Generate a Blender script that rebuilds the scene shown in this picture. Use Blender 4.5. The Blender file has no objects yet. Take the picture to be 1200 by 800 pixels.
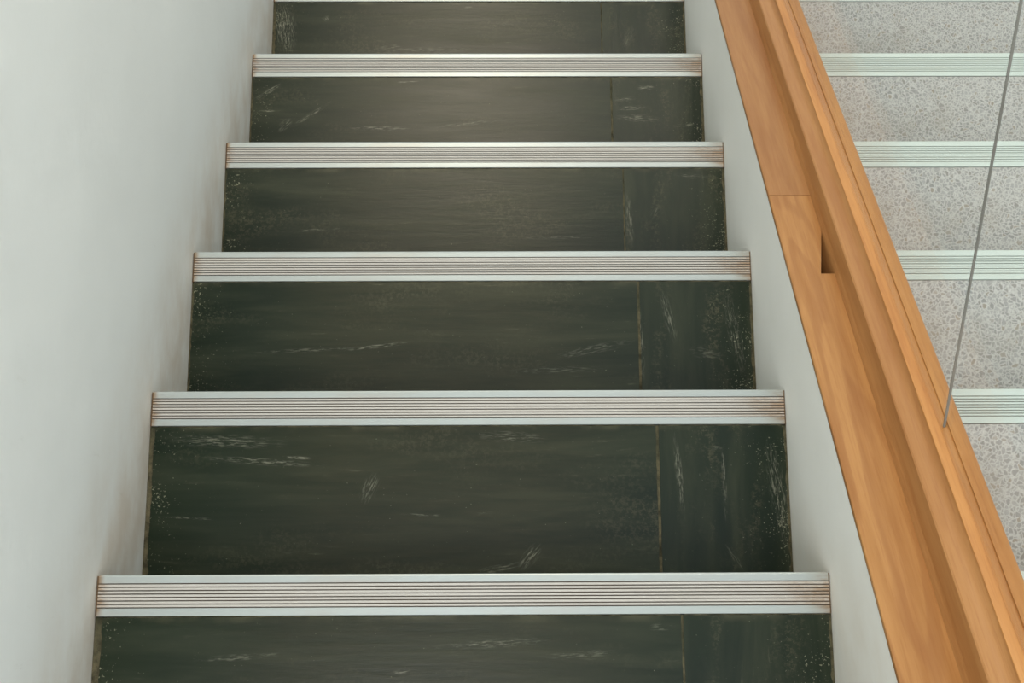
import bpy, bmesh, math, random
from mathutils import Vector, Matrix

random.seed(7)
SC = bpy.context.scene
COL = SC.collection

# ------------------------------------------------------------------ camera
cam_data = bpy.data.cameras.new('camera')
cam_data.sensor_width = 36.0
cam_data.lens = 36.0 * 1450.0 / 1200.0
cam_data.clip_start = 0.02
cam = bpy.data.objects.new('camera', cam_data)
COL.objects.link(cam)
PITCH, YAW, ROLL = 1.359054, 0.039465, 0.035673
fw = Vector((math.sin(YAW) * math.cos(PITCH), math.cos(YAW) * math.cos(PITCH), -math.sin(PITCH)))
r0 = Vector((math.cos(YAW), -math.sin(YAW), 0))
u0 = r0.cross(fw)
rt = r0 * math.cos(ROLL) + u0 * math.sin(ROLL)
up = -r0 * math.sin(ROLL) + u0 * math.cos(ROLL)
M = Matrix((rt, up, -fw)).transposed().to_4x4()
M.translation = Vector((0.496936, -0.040886, 1.545248))
cam.matrix_world = M
SC.camera = cam

# ------------------------------------------------------------------ light
world = bpy.data.worlds.new('World')
SC.world = world
world.use_nodes = True
bg = world.node_tree.nodes['Background']
bg.inputs['Color'].default_value = (0.91, 0.98, 1.0, 1)
bg.inputs['Strength'].default_value = 1.2


def area(name, loc, target, sx, sy, power, color):
    d = bpy.data.lights.new(name, 'AREA')
    d.shape = 'RECTANGLE'; d.size = sx; d.size_y = sy
    d.energy = power; d.color = color
    o = bpy.data.objects.new(name, d)
    COL.objects.link(o)
    o.location = loc
    o.rotation_euler = (Vector(target) - Vector(loc)).to_track_quat('-Z', 'Y').to_euler()
    return o


area('stairwell_lamp', (0.36, 2.55, 2.7), (0.45, 1.0, -0.7), 0.5, 1.3, 52, (1.0, 0.87, 0.66))
area('low_wall_fill', (0.12, -1.0, 2.7), (1.0, 0.7, -0.3), 0.4, 1.0, 32, (1.0, 0.97, 0.92))  # added fill that brightens the low wall, not a known fixture

SC.cycles.caustics_reflective = False
SC.view_settings.view_transform = 'Standard'
SC.view_settings.look = 'None'
SC.view_settings.exposure = 0.0
SC.view_settings.gamma = 1.0
SC.view_settings.use_curve_mapping = False

# ------------------------------------------------------------------ measures
W = 0.9                    # width of the dark flight
G, H = 0.260815, 0.188836    # going, rise
ND = 0.0496                 # depth of a nosing strip
AL = math.atan2(H, G)      # slope of the flight
FIRST, LAST = -1, 7
FLOOR_Z = -(LAST + 1) * H
TX0, TX1 = 1.027, 2.4      # terrazzo flight
JOINT = 0.796 * W


# ------------------------------------------------------------------ node helpers
def srgb(r, g, b):
    def f(c):
        c /= 255.0
        return c / 12.92 if c <= 0.04045 else ((c + 0.055) / 1.055) ** 2.4
    return (f(r), f(g), f(b), 1.0)


class NT:
    def __init__(self, name):
        self.m = bpy.data.materials.new(name)
        self.m.use_nodes = True
        self.t = self.m.node_tree
        self.b = self.t.nodes['Principled BSDF']
        tc = self.t.nodes.new('ShaderNodeTexCoord')
        self.obj = tc.outputs['Object']

    def n(self, kind, **ins):
        nd = self.t.nodes.new(kind)
        return nd

    def put(self, sock, v):
        if hasattr(v, 'is_output'):
            self.t.links.new(v, sock)
        else:
            sock.default_value = v

    def math(self, op, a, b=0.0, clamp=False):
        nd = self.n('ShaderNodeMath'); nd.operation = op; nd.use_clamp = clamp
        self.put(nd.inputs[0], a); self.put(nd.inputs[1], b)
        return nd.outputs[0]

    def mapping(self, vec, loc=(0, 0, 0), rot=(0, 0, 0), scale=(1, 1, 1), kind='POINT'):
        nd = self.n('ShaderNodeMapping'); nd.vector_type = kind
        self.put(nd.inputs['Vector'], vec)
        nd.inputs['Location'].default_value = loc
        nd.inputs['Rotation'].default_value = rot
        nd.inputs['Scale'].default_value = scale
        return nd.outputs[0]

    def noise(self, vec, scale=5.0, detail=4.0, rough=0.55, dist=0.0):
        nd = self.n('ShaderNodeTexNoise')
        self.put(nd.inputs['Vector'], vec)
        nd.inputs['Scale'].default_value = scale
        nd.inputs['Detail'].default_value = detail
        nd.inputs['Roughness'].default_value = rough
        nd.inputs['Distortion'].default_value = dist
        return nd.outputs[0]

    def voronoi(self, vec, scale, feature='F1', rnd=1.0):
        nd = self.n('ShaderNodeTexVoronoi'); nd.feature = feature
        self.put(nd.inputs['Vector'], vec)
        nd.inputs['Scale'].default_value = scale
        nd.inputs['Randomness'].default_value = rnd
        return nd

    def smooth(self, v, a, b, lo=0.0, hi=1.0):
        nd = self.n('ShaderNodeMapRange'); nd.interpolation_type = 'SMOOTHSTEP'
        self.put(nd.inputs[0], v)
        for i, x in enumerate((a, b, lo, hi)):
            nd.inputs[1 + i].default_value = x
        return nd.outputs[0]

    def mix(self, fac, a, b, mode='MIX'):
        nd = self.n('ShaderNodeMix'); nd.data_type = 'RGBA'; nd.blend_type = mode
        self.put(nd.inputs[0], fac); self.put(nd.inputs[6], a); self.put(nd.inputs[7], b)
        return nd.outputs[2]

    def ramp(self, fac, stops):
        nd = self.n('ShaderNodeValToRGB')
        self.put(nd.inputs[0], fac)
        cr = nd.color_ramp
        while len(cr.elements) < len(stops):
            cr.elements.new(0.5)
        for e, (p, c) in zip(cr.elements, stops):
            e.position = p; e.color = c
        return nd.outputs[0]

    def sep(self, vec):
        nd = self.n('ShaderNodeSeparateXYZ'); self.put(nd.inputs[0], vec)
        return nd.outputs

    def bump(self, height, strength=0.2, dist=0.002):
        nd = self.n('ShaderNodeBump')
        nd.inputs['Strength'].default_value = strength
        nd.inputs['Distance'].default_value = dist
        self.put(nd.inputs['Height'], height)
        self.t.links.new(nd.outputs[0], self.b.inputs['Normal'])

    def done(self, color, rough=0.5, spec=0.5, metal=0.0):
        self.put(self.b.inputs['Base Color'], color)
        self.put(self.b.inputs['Roughness'], rough)
        self.put(self.b.inputs['Specular IOR Level'], spec)
        self.put(self.b.inputs['Metallic'], metal)
        return self.m


# ------------------------------------------------------------------ materials
STREAKS = [  # step, x0, y0, x1, y1, width, strength : scuffs worn into the slate
    (1, .10, -.116, .29, -.128, .010, .75), (1, .229, -.114, .281, -.117, .005, 1.0), (1, .434, -.212, .507, -.215, .004, .5),
    (1, .637, -.304, .669, -.265, .020, .8), (1, .56, -.312, .64, -.296, .012, .5), (1, .369, -.193, .39, -.145, .022, .55),
    (1, .904, -.079, .914, -.21, .010, .75), (1, .985, -.094, .987, -.224, .006, .7),
    (1, 1.065, -.09, 1.09, -.268, .024, .6), (1, .985, -.267, 1.012, -.307, .008, .5),
    (1, .038, -.083, .228, -.091, .020, .55), (1, .565, -.078, .682, -.084, .018, .4),
    (1, .03, -.215, .12, -.22, .004, .6), (1, .96, -.102, .985, -.101, .006, .8),
    (0, .494, -.108, .684, -.097, .010, .5), (0, .671, -.121, .772, -.116, .010, .4), (0, .444, -.144, .469, -.138, .008, .6),
    (0, .824, -.08, .862, -.078, .010, .5), (0, .155, -.124, .28, -.116, .008, .5),
    (2, .296, -.198, .428, -.183, .007, .7), (2, .131, -.202, .329, -.193, .007, .45), (2, .92, -.08, .942, -.182, .016, .55),
    (2, .87, -.071, .88, -.26, .010, .6), (2, 1.046, -.08, 1.072, -.249, .024, .45), (2, .709, -.214, .859, -.181, .016, .35),
    (2, .97, -.20, 1.03, -.21, .02, .4), (2, .62, -.24, .80, -.236, .012, .3),
    (3, .129, -.206, .259, -.198, .006, .4), (3, .882, -.12, .889, -.241, .014, .6), (3, .987, -.077, 1.062, -.083, .010, .45),
    (3, .629, -.222, .815, -.218, .006, .4), (3, .93, -.18, .95, -.15, .01, .4),
    (4, .104, -.187, .191, -.127, .009, .8), (4, .013, -.116, .072, -.079, .012, .9), (4, .019, -.149, .072, -.146, .005, .9),
    (4, .242, -.192, .385, -.194, .010, .7), (4, .885, -.144, .955, -.14, .009, 1.0), (4, .935, -.090, .98, -.088, .012, 1.0),
    (4, .885, -.165, .99, -.171, .016, .7), (4, .882, -.123, .934, -.116, .009, .8), (4, .353, -.074, .405, -.072, .004, 1.0),
    (4, 1.025, -.188, 1.077, -.184, .008, .6), (4, .427, -.192, .633, -.17, .008, .4), (4, .07, -.20, .1, -.17, .02, .6),
    (5, .285, -.192, .342, -.187, .009, .9), (5, .023, -.07, .045, -.21, .05, .8), (5, .499, -.076, .535, -.076, .005, .8),
    (5, .136, -.101, .148, -.115, .016, .6), (5, .229, -.202, .545, -.197, .016, .4), (5, .93, -.202, .96, -.129, .02, .35),
]


def slate(step, side):
    k = NT('slate_%s_%d' % (side, step + 3))
    off = (step * 3.7 + (11.3 if side == 'across' else 0), step * 5.1, 0)
    o = k.obj
    q = k.mapping(o, loc=off)
    st = (3.0, 26.0, 1.0) if side == 'along' else (24.0, 3.5, 1.0)
    fine = (14.0, 120.0, 1.0) if side == 'along' else (110.0, 14.0, 1.0)
    big = k.noise(k.mapping(q, scale=(2.2, 5.0, 1)), 1.0, 3)
    grain = k.noise(k.mapping(q, scale=st), 1.0, 5, 0.6, 0.4)
    thin = k.noise(k.mapping(q, scale=fine), 1.0, 4, 0.65)
    col = k.mix(k.smooth(big, 0.3, 0.7), srgb(10, 25, 14), srgb(22, 33, 19))
    col = k.mix(k.smooth(grain, 0.36, 0.80, 0, 0.75), col, srgb(48, 54, 38))
    x = k.sep(o)[0]
    y = k.sep(o)[1]
    # browner tone along the middle of the flight, broken by the fine grain
    mid_brown = k.math('MULTIPLY', k.smooth(x, 0.08, 0.30), k.smooth(x, 0.74, 0.50))
    mid_brown = k.math('MULTIPLY', mid_brown, k.smooth(thin, 0.2, 0.8, 0.45, 1.0))
    col = k.mix(k.math('MULTIPLY', mid_brown, 0.30), col, srgb(66, 58, 38))
    # scattered pale scratches along the cleft
    sc = k.math('MULTIPLY', k.smooth(thin, 0.60, 0.74), k.smooth(grain, 0.5, 0.66))
    col = k.mix(k.math('MULTIPLY', sc, 0.75), col, srgb(84, 84, 68))
    # dull rubbed patches broken up by the fine grain
    rub = k.noise(k.mapping(q, loc=(4, 9, 0), scale=(1.4, 3.0, 1) if side == 'along' else (7.0, 2.0, 1)), 3.0, 4, 0.6)
    gr2 = k.noise(q, 210.0, 3, 0.7)
    rb = k.math('MULTIPLY', k.smooth(rub, 0.48, 0.72), k.smooth(gr2, 0.46, 0.62))
    col = k.mix(k.math('MULTIPLY', rb, 0.30 if side == 'along' else 0.42), col, srgb(92, 88, 68))
    # grit specks, denser towards the side walls
    edge = k.math('MAXIMUM', k.smooth(x, 0.085, 0.0), k.smooth(x, W - 0.11, W))
    sp = k.noise(k.mapping(q, scale=(1, 1, 1)), 330.0, 2, 0.6)
    clump = k.noise(k.mapping(q, scale=(1, 1, 1)), 16.0, 3, 0.6)
    lim = k.math('SUBTRACT', 0.735, k.math('MULTIPLY', edge, k.smooth(clump, 0.3, 0.7, 0.02, 0.17)))
    spk = k.smooth(k.math('SUBTRACT', sp, lim), 0.0, 0.05)
    col = k.mix(k.math('MULTIPLY', spk, 0.65), col, srgb(140, 140, 120))
    # dusty line just behind the nosing
    ln = k.math('MULTIPLY', k.smooth(y, -ND - 0.012, -ND), k.smooth(clump, 0.42, 0.7))
    col = k.mix(k.math('MULTIPLY', ln, 0.55), col, srgb(86, 84, 64))
    # individual scuffs
    for (s, x0, y0, x1, y1, wd, strg) in STREAKS:
        if s != step:
            continue
        if ((x0 + x1) * 0.41 > JOINT) != (side == 'across'):
            continue
        x0, y0, x1, y1, wd = (v * 0.82 for v in (x0, y0, x1, y1, wd))
        L = math.hypot(x1 - x0, y1 - y0)
        a = math.atan2(y1 - y0, x1 - x0)
        v = k.mapping(o, loc=((x0 + x1) / 2, (y0 + y1) / 2, 0), rot=(0, 0, a), scale=(L * 0.62, wd * 0.75, 50.0), kind='TEXTURE')
        ln = k.n('ShaderNodeVectorMath'); ln.operation = 'LENGTH'
        k.put(ln.inputs[0], v)
        fall = k.smooth(ln.outputs['Value'], 1.0, 0.15)
        hatch = k.noise(k.mapping(k.mapping(o, rot=(0, 0, -a)), scale=(60.0, 420.0, 1.0), loc=(s, wd * 900, 0)), 1.0, 3, 0.7)
        msk = k.math('MULTIPLY', fall, k.smooth(hatch, 0.46, 0.66))
        col = k.mix(k.math('MULTIPLY', msk, strg * 0.62, True), col, srgb(158, 157, 142))
    k.bump(k.math('ADD', grain, k.math('MULTIPLY', thin, 0.5)), 0.25, 0.0015)
    ro = k.smooth(grain, 0.3, 0.8, 0.30, 0.38)
    return k.done(col, ro, 0.24)


def mat_aluminium(name, pale):
    k = NT(name)
    a = k.noise(k.mapping(k.obj, scale=(2.5, 60, 1)), 1.0, 4)
    b = k.noise(k.mapping(k.obj, scale=(5, 20, 1)), 1.0, 5, 0.65)
    if pale:
        col = k.mix(a, srgb(194, 206, 202), srgb(208, 220, 216))
        col = k.mix(k.smooth(b, 0.5, 0.8, 0, 0.5), col, srgb(186, 184, 176))
        k.bump(a, 0.1, 0.0004)
        return k.done(col, 0.5, 0.5, 0.15)
    col = k.mix(a, srgb(158, 166, 166), srgb(172, 180, 180))
    col = k.mix(k.smooth(b, 0.48, 0.8, 0, 0.6), col, srgb(164, 158, 150))
    ex = k.sep(k.obj)[0]
    end = k.math('MAXIMUM', k.smooth(ex, 0.012, 0.002), k.smooth(ex, W - 0.035, W))
    col = k.mix(k.math('MULTIPLY', end, k.smooth(b, 0.35, 0.6)), col, srgb(136, 112, 86))
    k.bump(a, 0.12, 0.0004)
    return k.done(col, 0.36, 0.5, 0.25)


def mat_ribs():
    k = NT('handled_ribs')
    a = k.noise(k.mapping(k.obj, scale=(4, 30, 1)), 3.0, 4, 0.6)
    col = k.mix(a, srgb(168, 164, 158), srgb(190, 188, 184))
    ex = k.sep(k.obj)[0]
    end = k.math('MAXIMUM', k.smooth(ex, 0.02, 0.003), k.smooth(ex, W - 0.09, W))
    d = k.noise(k.mapping(k.obj, scale=(30, 60, 1)), 1.0, 4, 0.7)
    col = k.mix(k.math('MULTIPLY', end, k.smooth(d, 0.3, 0.7)), col, srgb(140, 112, 84))
    return k.done(col, 0.45, 0.4)


def mat_groove(name, dark):
    k = NT(name)
    b = k.noise(k.mapping(k.obj, scale=(7, 40, 1)), 1.0, 4, 0.6)
    col = k.mix(b, dark, srgb(112, 96, 80)) if dark[0] < 0.2 else k.mix(b, dark, srgb(170, 172, 166))
    return k.done(col, 0.85, 0.1)


def mat_mortar():
    k = NT('mortar')
    a = k.noise(k.obj, 60.0, 5, 0.65)
    b = k.noise(k.obj, 9.0, 3, 0.5)
    col = k.mix(k.smooth(a, 0.3, 0.7), srgb(56, 54, 42), srgb(104, 98, 78))
    col = k.mix(k.smooth(b, 0.45, 0.7, 0, 0.6), col, srgb(48, 52, 40))
    k.bump(a, 0.6, 0.002)
    return k.done(col, 0.95, 0.1)


def mat_terrazzo():
    k = NT('terrazzo')
    w = k.noise(k.obj, 30.0, 3)
    base = k.mapping(k.obj, scale=(1, 1, 1))
    wob = k.n('ShaderNodeVectorMath'); wob.operation = 'MULTIPLY_ADD'
    nz = k.n('ShaderNodeTexNoise'); k.put(nz.inputs['Vector'], base)
    nz.inputs['Scale'].default_value = 75.0; nz.inputs['Detail'].default_value = 3
    k.put(wob.inputs[0], nz.outputs['Color']); wob.inputs[1].default_value = (0.013,) * 3
    k.put(wob.inputs[2], base)
    v = wob.outputs[0]
    e1 = k.voronoi(v, 148.0, 'DISTANCE_TO_EDGE').outputs['Distance']
    c1 = k.voronoi(v, 148.0, 'F1').outputs['Color']
    chip = k.mix(k.sep(c1)[0], srgb(150, 151, 152), srgb(176, 177, 178))
    chip = k.mix(k.smooth(k.sep(c1)[1], 0.86, 0.97, 0, 0.5), chip, srgb(138, 134, 128))
    chip = k.mix(k.smooth(k.sep(c1)[2], 0.90, 0.99, 0, 0.5), chip, srgb(162, 148, 128))
    col = k.mix(k.smooth(e1, 0.0, 0.20), srgb(200, 201, 200), chip)
    blot = k.noise(k.obj, 5.0, 4, 0.6)
    col = k.mix(k.smooth(blot, 0.50, 0.78, 0, 0.55), col, srgb(156, 148, 136))
    fine = k.noise(k.obj, 420.0, 2)
    col = k.mix(k.smooth(fine, 0.35, 0.65, 0, 0.22), col, srgb(140, 138, 132))
    k.bump(fine, 0.08, 0.0005)
    return k.done(col, 0.45, 0.35)


def mat_wood(name, dark, light, seed, knots=0.5):
    k = NT(name)
    o = k.mapping(k.obj, loc=(seed * 1.7, seed * 2.3, seed))
    big = k.noise(k.mapping(o, scale=(9, 1.3, 9)), 1.0, 3, 0.5, 0.6)
    rings = k.math('SINE', k.math('MULTIPLY', big, 46.0))
    fibre = k.noise(k.mapping(o, scale=(380, 14, 380)), 1.0, 4, 0.65)
    med = k.noise(k.mapping(o, scale=(45, 2.6, 45)), 1.0, 4, 0.6)
    col = k.mix(k.smooth(med, 0.3, 0.75), light, dark)
    col = k.mix(k.smooth(rings, 0.3, 1.0, 0, 0.30 * knots), col, srgb(126, 74, 36))
    col = k.mix(k.smooth(fibre, 0.45, 0.75, 0, 0.34), col, srgb(138, 84, 44))
    k.bump(fibre, 0.12, 0.0006)
    return k.done(col, 0.42, 0.35)


def mat_plaster(name, warm):
    k = NT(name)
    o = k.obj
    big = k.noise(o, 2.2, 4, 0.55)
    col = k.mix(k.smooth(big, 0.3, 0.7), srgb(228, 231, 230) if warm else srgb(243, 244, 240), srgb(234, 237, 236) if warm else srgb(248, 249, 246))
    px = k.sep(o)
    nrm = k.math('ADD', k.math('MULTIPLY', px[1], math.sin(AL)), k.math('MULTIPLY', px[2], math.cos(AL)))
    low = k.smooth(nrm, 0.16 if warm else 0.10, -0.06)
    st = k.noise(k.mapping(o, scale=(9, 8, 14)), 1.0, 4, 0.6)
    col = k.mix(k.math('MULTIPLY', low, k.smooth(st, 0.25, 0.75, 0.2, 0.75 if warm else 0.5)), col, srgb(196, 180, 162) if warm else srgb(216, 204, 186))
    scuff = k.noise(k.mapping(o, scale=(1, 34, 10)), 1.0, 5, 0.7)
    blob = k.noise(k.mapping(o, loc=(3, 1, 2)), 5.0, 3)
    sm = k.math('MULTIPLY', k.smooth(scuff, 0.60, 0.76), k.smooth(blob, 0.52, 0.7))
    col = k.mix(k.math('MULTIPLY', sm, 0.28), col, srgb(160, 148, 130))
    fine = k.noise(k.mapping(o, scale=(1, 40, 160)), 1.0, 3, 0.6)
    lump = k.noise(o, 9.0, 3)
    k.bump(k.math('ADD', k.math('MULTIPLY', fine, 0.25), k.math('MULTIPLY', lump, 2.0)), 0.22, 0.004)
    return k.done(col, 0.7, 0.25)


def mat_glass():
    m = bpy.data.materials.new('clear_glass')
    m.use_nodes = True
    t = m.node_tree
    t.nodes.clear()
    out = t.nodes.new('ShaderNodeOutputMaterial')
    tr = t.nodes.new('ShaderNodeBsdfTransparent'); tr.inputs['Color'].default_value = (0.985, 0.992, 0.99, 1)
    gl = t.nodes.new('ShaderNodeBsdfGlossy'); gl.inputs['Roughness'].default_value = 0.03
    ge = t.nodes.new('ShaderNodeNewGeometry')
    dt = t.nodes.new('ShaderNodeVectorMath'); dt.operation = 'DOT_PRODUCT'
    t.links.new(ge.outputs['Normal'], dt.inputs[0]); t.links.new(ge.outputs['Incoming'], dt.inputs[1])
    prev = dt.outputs['Value']
    fr = None
    for op, val in (('ABSOLUTE', 0), ('SUBTRACT', None), ('POWER', 5.0), ('MULTIPLY', 0.40), ('ADD', 0.022)):   # Schlick reflectance
        fr = t.nodes.new('ShaderNodeMath'); fr.operation = op
        if op == 'SUBTRACT':
            fr.inputs[0].default_value = 1.0; t.links.new(prev, fr.inputs[1])
        else:
            t.links.new(prev, fr.inputs[0]); fr.inputs[1].default_value = val
        prev = fr.outputs[0]
    mx = t.nodes.new('ShaderNodeMixShader')
    t.links.new(fr.outputs[0], mx.inputs[0]); t.links.new(tr.outputs[0], mx.inputs[1]); t.links.new(gl.outputs[0], mx.inputs[2])
    t.links.new(mx.outputs[0], out.inputs['Surface'])
    return m


def mat_plain(name, c1, c2, scale, rough, spec=0.3):
    k = NT(name)
    a = k.noise(k.obj, scale, 4, 0.6)
    return k.done(k.mix(a, c1, c2), rough, spec)


ALU = mat_aluminium('worn_aluminium', False)
ALU_PALE = mat_aluminium('pale_aluminium', True)
GROOVE = mat_groove('dirty_groove', srgb(62, 52, 44))
GROOVE_PALE = mat_groove('dusty_groove', srgb(140, 142, 138))
MORTAR = mat_mortar()
TERRAZZO = mat_terrazzo()
PLASTER = mat_plaster('plaster_left', True)
PLASTER_LOW = mat_plaster('plaster_low', False)
GLASS = mat_glass()
SEALANT = mat_plain('grey_sealant', srgb(118, 116, 110), srgb(142, 140, 134), 40, 0.6)
CONCRETE = mat_plain('concrete', srgb(120, 118, 112), srgb(146, 143, 136), 22, 0.9)
RIB = mat_ribs()
GREY_GROUT = mat_plain('grey_grout', srgb(140, 138, 130), srgb(168, 166, 158), 50, 0.9)
DIRT = mat_plain('brown_grime', srgb(70, 56, 42), srgb(126, 104, 80), 90, 0.95, 0.1)
WOOD_A = mat_wood('timber_far_board', srgb(146, 99, 55), srgb(164, 119, 73), 1.0, 0.5)
WOOD_B = mat_wood('timber_near_board', srgb(154, 105, 56), srgb(176, 129, 78), 4.0, 1.0)
WOOD_C = mat_wood('timber_moulding', srgb(155, 106, 60), srgb(173, 126, 78), 7.0, 0.2)
WOOD_D = mat_wood('timber_top_rail', srgb(174, 117, 64), srgb(192, 137, 80), 9.0, 0.25)


# ------------------------------------------------------------------ mesh helpers
def link(name, verts, faces, mat, parent=None, loc=(0, 0, 0), mats=None, fm=None, smooth=False):
    me = bpy.data.meshes.new(name)
    me.from_pydata(verts, [], faces)
    for m in (mats or [mat]):
        me.materials.append(m)
    if fm:
        for p, i in zip(me.polygons, fm):
            p.material_index = i
    bm = bmesh.new(); bm.from_mesh(me)
    bmesh.ops.recalc_face_normals(bm, faces=bm.faces)
    bm.to_mesh(me); bm.free()
    if smooth:
        for p in me.polygons:
            p.use_smooth = True
    me.update()
    o = bpy.data.objects.new(name, me)
    COL.objects.link(o)
    o.parent = parent
    o.location = loc
    return o


def box_geo(x0, x1, y0, y1, z0, z1, V, F):
    b = len(V)
    V += [(x0, y0, z0), (x1, y0, z0), (x1, y1, z0), (x0, y1, z0), (x0, y0, z1), (x1, y0, z1), (x1, y1, z1), (x0, y1, z1)]
    F += [tuple(b + i for i in f) for f in ((3, 2, 1, 0), (4, 5, 6, 7), (0, 1, 5, 4), (1, 2, 6, 5), (2, 3, 7, 6), (3, 0, 4, 7))]


def boxes(name, lst, mat, parent=None, loc=(0, 0, 0)):
    V, F = [], []
    for b in lst:
        box_geo(*b, V, F)
    return link(name, V, F, mat, parent, loc)


def prism(name, poly, lo, hi, axis, mat, parent=None, loc=(0, 0, 0), mats=None, fmap=None):
    """extrude a closed 2D polygon; axis 'x': poly in (y,z); axis 'z': poly in (x,y); axis 'y': poly in (x,z)"""
    n = len(poly)
    def p3(p, t):
        return {'x': (t, p[0], p[1]), 'z': (p[0], p[1], t), 'y': (p[0], t, p[1])}[axis]
    V = [p3(p, lo) for p in poly] + [p3(p, hi) for p in poly]
    F = [(i, (i + 1) % n, n + (i + 1) % n, n + i) for i in range(n)] + [tuple(range(n)), tuple(range(2 * n - 1, n - 1, -1))]
    fm = None
    if fmap:
        fm = [fmap(i) for i in range(n)] + [0, 0]
    return link(name, V, F, mat, parent, loc, mats, fm)


def bevel(o, w, seg=1, ang=40):
    bm = bmesh.new(); bm.from_mesh(o.data)
    es = [e for e in bm.edges if len(e.link_faces) == 2 and e.calc_face_angle(0) > math.radians(ang)]
    bmesh.ops.bevel(bm, geom=es, offset=w, segments=seg, affect='EDGES', clamp_overlap=True)
    bm.to_mesh(o.data); bm.free()


def empty(name, loc, rot=(0, 0, 0)):
    o = bpy.data.objects.new(name, None)
    o.empty_display_size = 0.1
    COL.objects.link(o)
    o.location = loc; o.rotation_euler = rot
    return o


def tag(o, label, cat):
    o['label'] = label; o['category'] = cat
    return o


def structure(o):
    o['kind'] = 'structure'
    return o


# ------------------------------------------------------------------ setting
structure(boxes('wall_left', [(-0.18, 0.0, -1.9, 4.6, FLOOR_Z - 0.12, 2.9)], PLASTER))
structure(boxes('wall_right', [(TX1, TX1 + 0.18, -1.9, 4.6, FLOOR_Z - 0.12, 2.9)], PLASTER))
structure(boxes('floor', [(0.0, TX1, LAST * G, 4.6, FLOOR_Z - 0.12, FLOOR_Z)], TERRAZZO))
structure(boxes('floor_upper', [(0.0, TX1, -1.9, (FIRST - 1) * G, -(FIRST - 1) * H - 0.12, -(FIRST - 1) * H)], TERRAZZO))

# low wall between the two flights, following the slope (local y runs down the slope, z square to it)
S0, S1 = -1.05, 2.75
def board_top(s):
    return 0.1395 + 0.013 * max(-0.6, min(1.7, s))

CUT = [S0 + (S1 - S0) * i / 38.0 for i in range(39)]
LWX = 1.025
V, F = [], []
for s in CUT:
    t = board_top(s) - 0.0065
    V += [(W, s, -0.42), (W, s, t), (W + 0.012, s, t), (W + 0.012, s, t - 0.07), (LWX, s, t - 0.07), (LWX, s, -0.42)]
for i in range(len(CUT) - 1):
    a, b = i * 6, i * 6 + 6
    F += [(a + j, a + (j + 1) % 6, b + (j + 1) % 6, b + j) for j in range(6)]
F += [tuple(range(6)), tuple(len(V) - 6 + j for j in (5, 4, 3, 2, 1, 0))]
low = structure(link('wall_middle', V, F, PLASTER_LOW))
low.rotation_euler = (-AL, 0, 0)


# ------------------------------------------------------------------ stair pieces
def nosing(parent, x0, x1, pale, dirty_ends=True):
    """grooved strip: flat border, eight grooves, flat border, rounded lip at the front"""
    top = 0.0
    p = [(-ND, -0.030), (-ND, top - 0.0006), (-ND + 0.0006, top)]
    kinds = [0, 0]
    pitch, gw = 0.0041, 0.0015
    y = -ND + 0.0095
    for i in range(8):
        p += [(y, top), (y + 0.0003, top - 0.0016), (y + gw - 0.0003, top - 0.0016), (y + gw, top)]
        y += pitch
    p += [(-0.0022, top), (-0.0006, top - 0.0007), (0, top - 0.0024), (0, -0.030)]
    def fm(i):
        a, b = p[i], p[(i + 1) % len(p)]
        if not (-ND + 0.003 < a[0] and b[0] < -0.004):
            return 0
        return 1 if (a[1] < -0.001 and b[1] < -0.001) else (2 if abs(a[1]) + abs(b[1]) < 1e-6 and abs(b[0] - a[0]) < 0.004 else 0)
    mats = [ALU_PALE, GROOVE_PALE, ALU_PALE] if pale else [ALU, GROOVE, RIB]
    return prism('nosing', p, x0, x1, 'x', None, parent, mats=mats, fmap=fm)


def slab(parent, x0, x1, y0, y1, mat, jl=0.0, jr=0.0, rng=random):
    """stone slab with slightly chipped side edges"""
    n = 26
    poly = []
    for i in range(n + 1):
        poly.append((x0 + rng.uniform(0, jl) * (0.4 + 0.6 * rng.random()), y0 + (y1 - y0) * i / n))
    for i in range(n + 1):
        poly.append((x1 - rng.uniform(0, jr) * (0.4 + 0.6 * rng.random()), y1 - (y1 - y0) * i / n))
    return prism('tread_slab', poly, -0.030, -0.0022, 'z', mat, parent)


def step_core(parent, k, x0, x1, mat):
    o = boxes('step', [(x0, x1, -G - 0.010, -0.012, -2 * H, -0.031)], mat, parent, (0, k * G, -k * H))
    return o


dark = empty('staircase', (W / 2, (LAST) * G, FLOOR_Z))
tag(dark, 'dark slate staircase with grooved aluminium nosings descending between white walls on the left', 'staircase')
grey = empty('staircase', ((TX0 + TX1) / 2, (LAST) * G, FLOOR_Z))
tag(grey, 'pale grey terrazzo staircase with white nosings seen behind the glass at right', 'staircase')
INV_D = Vector((-W / 2, -LAST * G, -FLOOR_Z))
INV_G = Vector((-(TX0 + TX1) / 2, -LAST * G, -FLOOR_Z))

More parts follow.
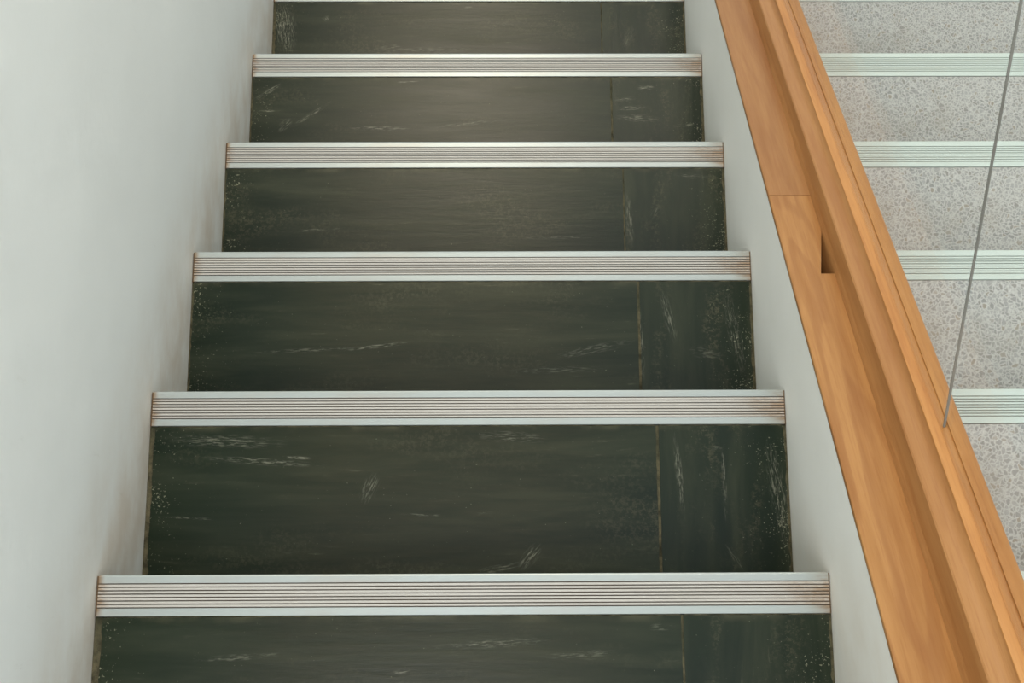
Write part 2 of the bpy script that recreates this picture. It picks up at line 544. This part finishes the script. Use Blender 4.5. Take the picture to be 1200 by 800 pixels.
LEFT_GAP = {-1: .005, 0: .0085, 1: .0065, 2: .0026, 3: .0026, 4: .0030, 5: .0052, 6: .0035, 7: .0035}
RIGHT_GAP = {1: .0030, 2: .0042, 3: .0042, 4: .0050, 5: .0035}
for k in range(FIRST, LAST + 1):
    rng = random.Random(100 + k)
    # dark flight
    st = step_core(dark, k, 0.001, W - 0.001, CONCRETE)
    st.location = Vector((0, k * G, -k * H)) + INV_D
    lg, rg = LEFT_GAP[k], RIGHT_GAP.get(k, .0035)
    back = -G + 0.002
    jw = {1: .0034, 2: .0032, 4: .0032}.get(k, .0020)
    slab(st, lg, JOINT - jw / 2, back, -ND - 0.0017, slate(k, 'along'), 0.0035, 0.0010, rng)
    slab(st, JOINT + jw / 2, W - rg, back, -ND - 0.0017, slate(k, 'across'), 0.0010, 0.0035, rng)
    nosing(st, 0.0031, W - 0.0025, False)
    boxes('mortar_joint', [(0.0006, lg + 0.004, back, -ND - 0.0004, -0.030, -0.0040)], MORTAR, st)
    boxes('mortar_joint', [(JOINT - jw / 2 - 0.001, JOINT + jw / 2 + 0.001, back, -ND - 0.0008, -0.030, -0.0030)], MORTAR, st)
    boxes('mortar_joint', [(W - rg - 0.004, W - 0.0006, back, -ND - 0.0004, -0.030, -0.0040)], MORTAR, st)
    boxes('mortar_joint', [(lg + 0.0045, JOINT - jw / 2 - 0.0015, -ND - 0.0016, -ND - 0.0001, -0.030, -0.0024)], MORTAR, st)
    boxes('mortar_joint', [(JOINT + jw / 2 + 0.0015, W - rg - 0.0045, -ND - 0.0016, -ND - 0.0001, -0.030, -0.0024)], MORTAR, st)
    boxes('grime', [(0.0006, 0.0030, -ND, -0.001, -0.030, -0.0026)], DIRT, st)
    boxes('grime', [(W - 0.0024, W - 0.0006, -ND, -0.001, -0.030, -0.0026)], DIRT, st)
    boxes('riser_slab', [(0.002, W - 0.002, -0.0118, -0.004, -H - 0.0015, -0.0305)], bpy.data.materials['slate_along_%d' % (k + 3)], st)
    # terrazzo flight
    sg = step_core(grey, k, TX0 + 0.001, TX1 - 0.001, CONCRETE)
    sg.location = Vector((0, k * G, -k * H)) + INV_G
    prism('tread_slab', [(TX0 + .003, back), (TX1 - .003, back), (TX1 - .003, -ND - .001), (TX0 + .003, -ND - .001)], -0.030, -0.0012, 'z', TERRAZZO, sg)
    nosing(sg, TX0 + 0.004, TX1 - 0.004, True)
    boxes('riser_slab', [(TX0 + .002, TX1 - 0.002, -0.0118, -0.004, -H - 0.0015, -0.0305)], TERRAZZO, sg)

# ------------------------------------------------------------------ balustrade on the low wall
BX = 0.965
bal = empty('balustrade', (BX, 0, 0), (-AL, 0, 0))
tag(bal, 'stepped orange brown timber rail holding clear glass panes on top of the low white wall', 'balustrade')


def sweep(name, prof, s_list, mat, seed_loc=(0, 0, 0)):
    """prof(s) gives the closed (x, n) outline at s along the slope"""
    rows = [prof(s) for s in s_list]
    n = len(rows[0])
    V = [(x - BX, s, z) for s, row in zip(s_list, rows) for (x, z) in row]
    F = []
    for i in range(len(rows) - 1):
        a, b = i * n, (i + 1) * n
        F += [(a + j, a + (j + 1) % n, b + (j + 1) % n, b + j) for j in range(n)]
    F += [tuple(range(n)), tuple(len(V) - n + j for j in range(n - 1, -1, -1))]
    return link(name, V, F, mat, bal)


def arc(cx, cz, r, a0, a1, n):
    return [(cx + r * math.cos(math.radians(a0 + (a1 - a0) * i / n)), cz + r * math.sin(math.radians(a0 + (a1 - a0) * i / n))) for i in range(n + 1)]


def spans(a, b):
    pts = [a] + [c for c in CUT if a + 0.01 < c < b - 0.01] + [b]
    return pts


def board_prof(drop):
    def f(s):
        t = board_top(s) - drop
        left = min(W - 0.0008, W - 0.0006 + 0.0018 * (max(-0.6, min(1.7, s)) - 0.26))
        return [(W + 0.0125, t - 0.0062), (left, t - 0.0062), (left, t - 0.0018), (left + 0.0005, t - 0.0006), (left + 0.0018, t), (0.9622, t), (0.9622, t - 0.074), (W + 0.0125, t - 0.074)]
    return f


JS = 0.589
far_board = sweep('cap_board', board_prof(0.0), spans(JS + 0.0005, S1), WOOD_A)
near_board = sweep('cap_board', board_prof(0.0005), spans(S0, JS), WOOD_B)
near_board['label'] = 'near cap board with a small dark wedge-shaped notch'


def mould_prof(s):
    t = board_top(s)
    return [(0.9623, t - 0.074), (0.9619, t + 0.0002), (0.9640, t + 0.0065), (0.9655, t + 0.014), (0.9663, 0.1810), (0.9668, 0.1832), (0.9684, 0.1845),
            (0.9780, 0.1848), (0.9835, 0.1862), (0.9872, 0.1888), (0.9898, 0.1925), (0.9912, 0.1960), (0.9912, 0.120), (0.9912, 0.080)]


def top_prof(s):
    return [(0.9914, 0.080), (0.9914, 0.1960), (0.9918, 0.1970), (0.9932, 0.1978), (1.0036, 0.1978), (1.0044, 0.1970), (1.0044, 0.1948),
            (1.0150, 0.1948), (1.0150, 0.1974), (1.0156, 0.1978), (1.0240, 0.1978), (1.0280, 0.1972), (1.0320, 0.1958), (1.0342, 0.1938), (1.0348, 0.1910), (1.0348, 0.135), (1.0254, 0.135), (1.0254, 0.080)]


mould = sweep('moulding', mould_prof, CUT, WOOD_C)
top = sweep('top_rail', top_prof, CUT, WOOD_D)
for o, a in ((mould, 34), (top, 34)):
    for p in o.data.polygons:
        p.use_smooth = True
    bm = bmesh.new(); bm.from_mesh(o.data)
    for e in bm.edges:
        if len(e.link_faces) == 2 and e.calc_face_angle(0) > math.radians(a):
            e.smooth = False
    bm.to_mesh(o.data); bm.free()


def carve(target, poly, z0, z1):
    """cut a pocket with the plan outline poly (x, s) out of target and apply it"""
    cut = prism('cutter', [(x - BX, s) for x, s in poly], z0, z1, 'z', DIRT, bal)
    md = target.modifiers.new('pocket', 'BOOLEAN')
    md.operation = 'DIFFERENCE'; md.object = cut; md.solver = 'EXACT'
    bpy.context.view_layer.update()
    dg = bpy.context.evaluated_depsgraph_get()
    me = bpy.data.meshes.new_from_object(target.evaluated_get(dg))
    target.modifiers.clear()
    target.data = me
    bpy.data.objects.remove(cut)


# small wedge-shaped pocket sunk in the near board at the foot of the moulding
POCKET = [(0.9430, 0.4048), (0.9700, 0.4048), (0.9700, 0.5030), (0.9622, 0.5030)]
carve(near_board, POCKET, board_top(0.45) - 0.062, 0.20)


# glass: two panes in the groove meeting at a slanted joint
GX0, GX1 = 1.0065, 1.0142
GB, GT = 0.1951, 1.08
JA, JB = (0.0599, 0.2005), (0.1885, 0.6638)
jm = (JB[0] - JA[0]) / (JB[1] - JA[1])
def js(n):
    return JA[0] + (n - JA[1]) * jm
gap = 0.0010
for a, b in (((S0 + 0.02, js(GB) - gap), (S0 + 0.02, js(GT) - gap)), ((js(GB) + gap, S1 - 0.02), (js(GT) + gap, S1 - 0.02))):
    prism('glass_pane', [(a[0], GB), (a[1], GB), (b[1], GT), (b[0], GT)], GX0 - BX, GX1 - BX, 'x', GLASS, bal)
prism('glass_joint', [(js(GB) - gap, GB), (js(GB) + gap, GB), (js(GT) + gap, GT), (js(GT) - gap, GT)], GX0 - BX + 0.0024, GX0 - BX + 0.0050, 'x', SEALANT, bal)
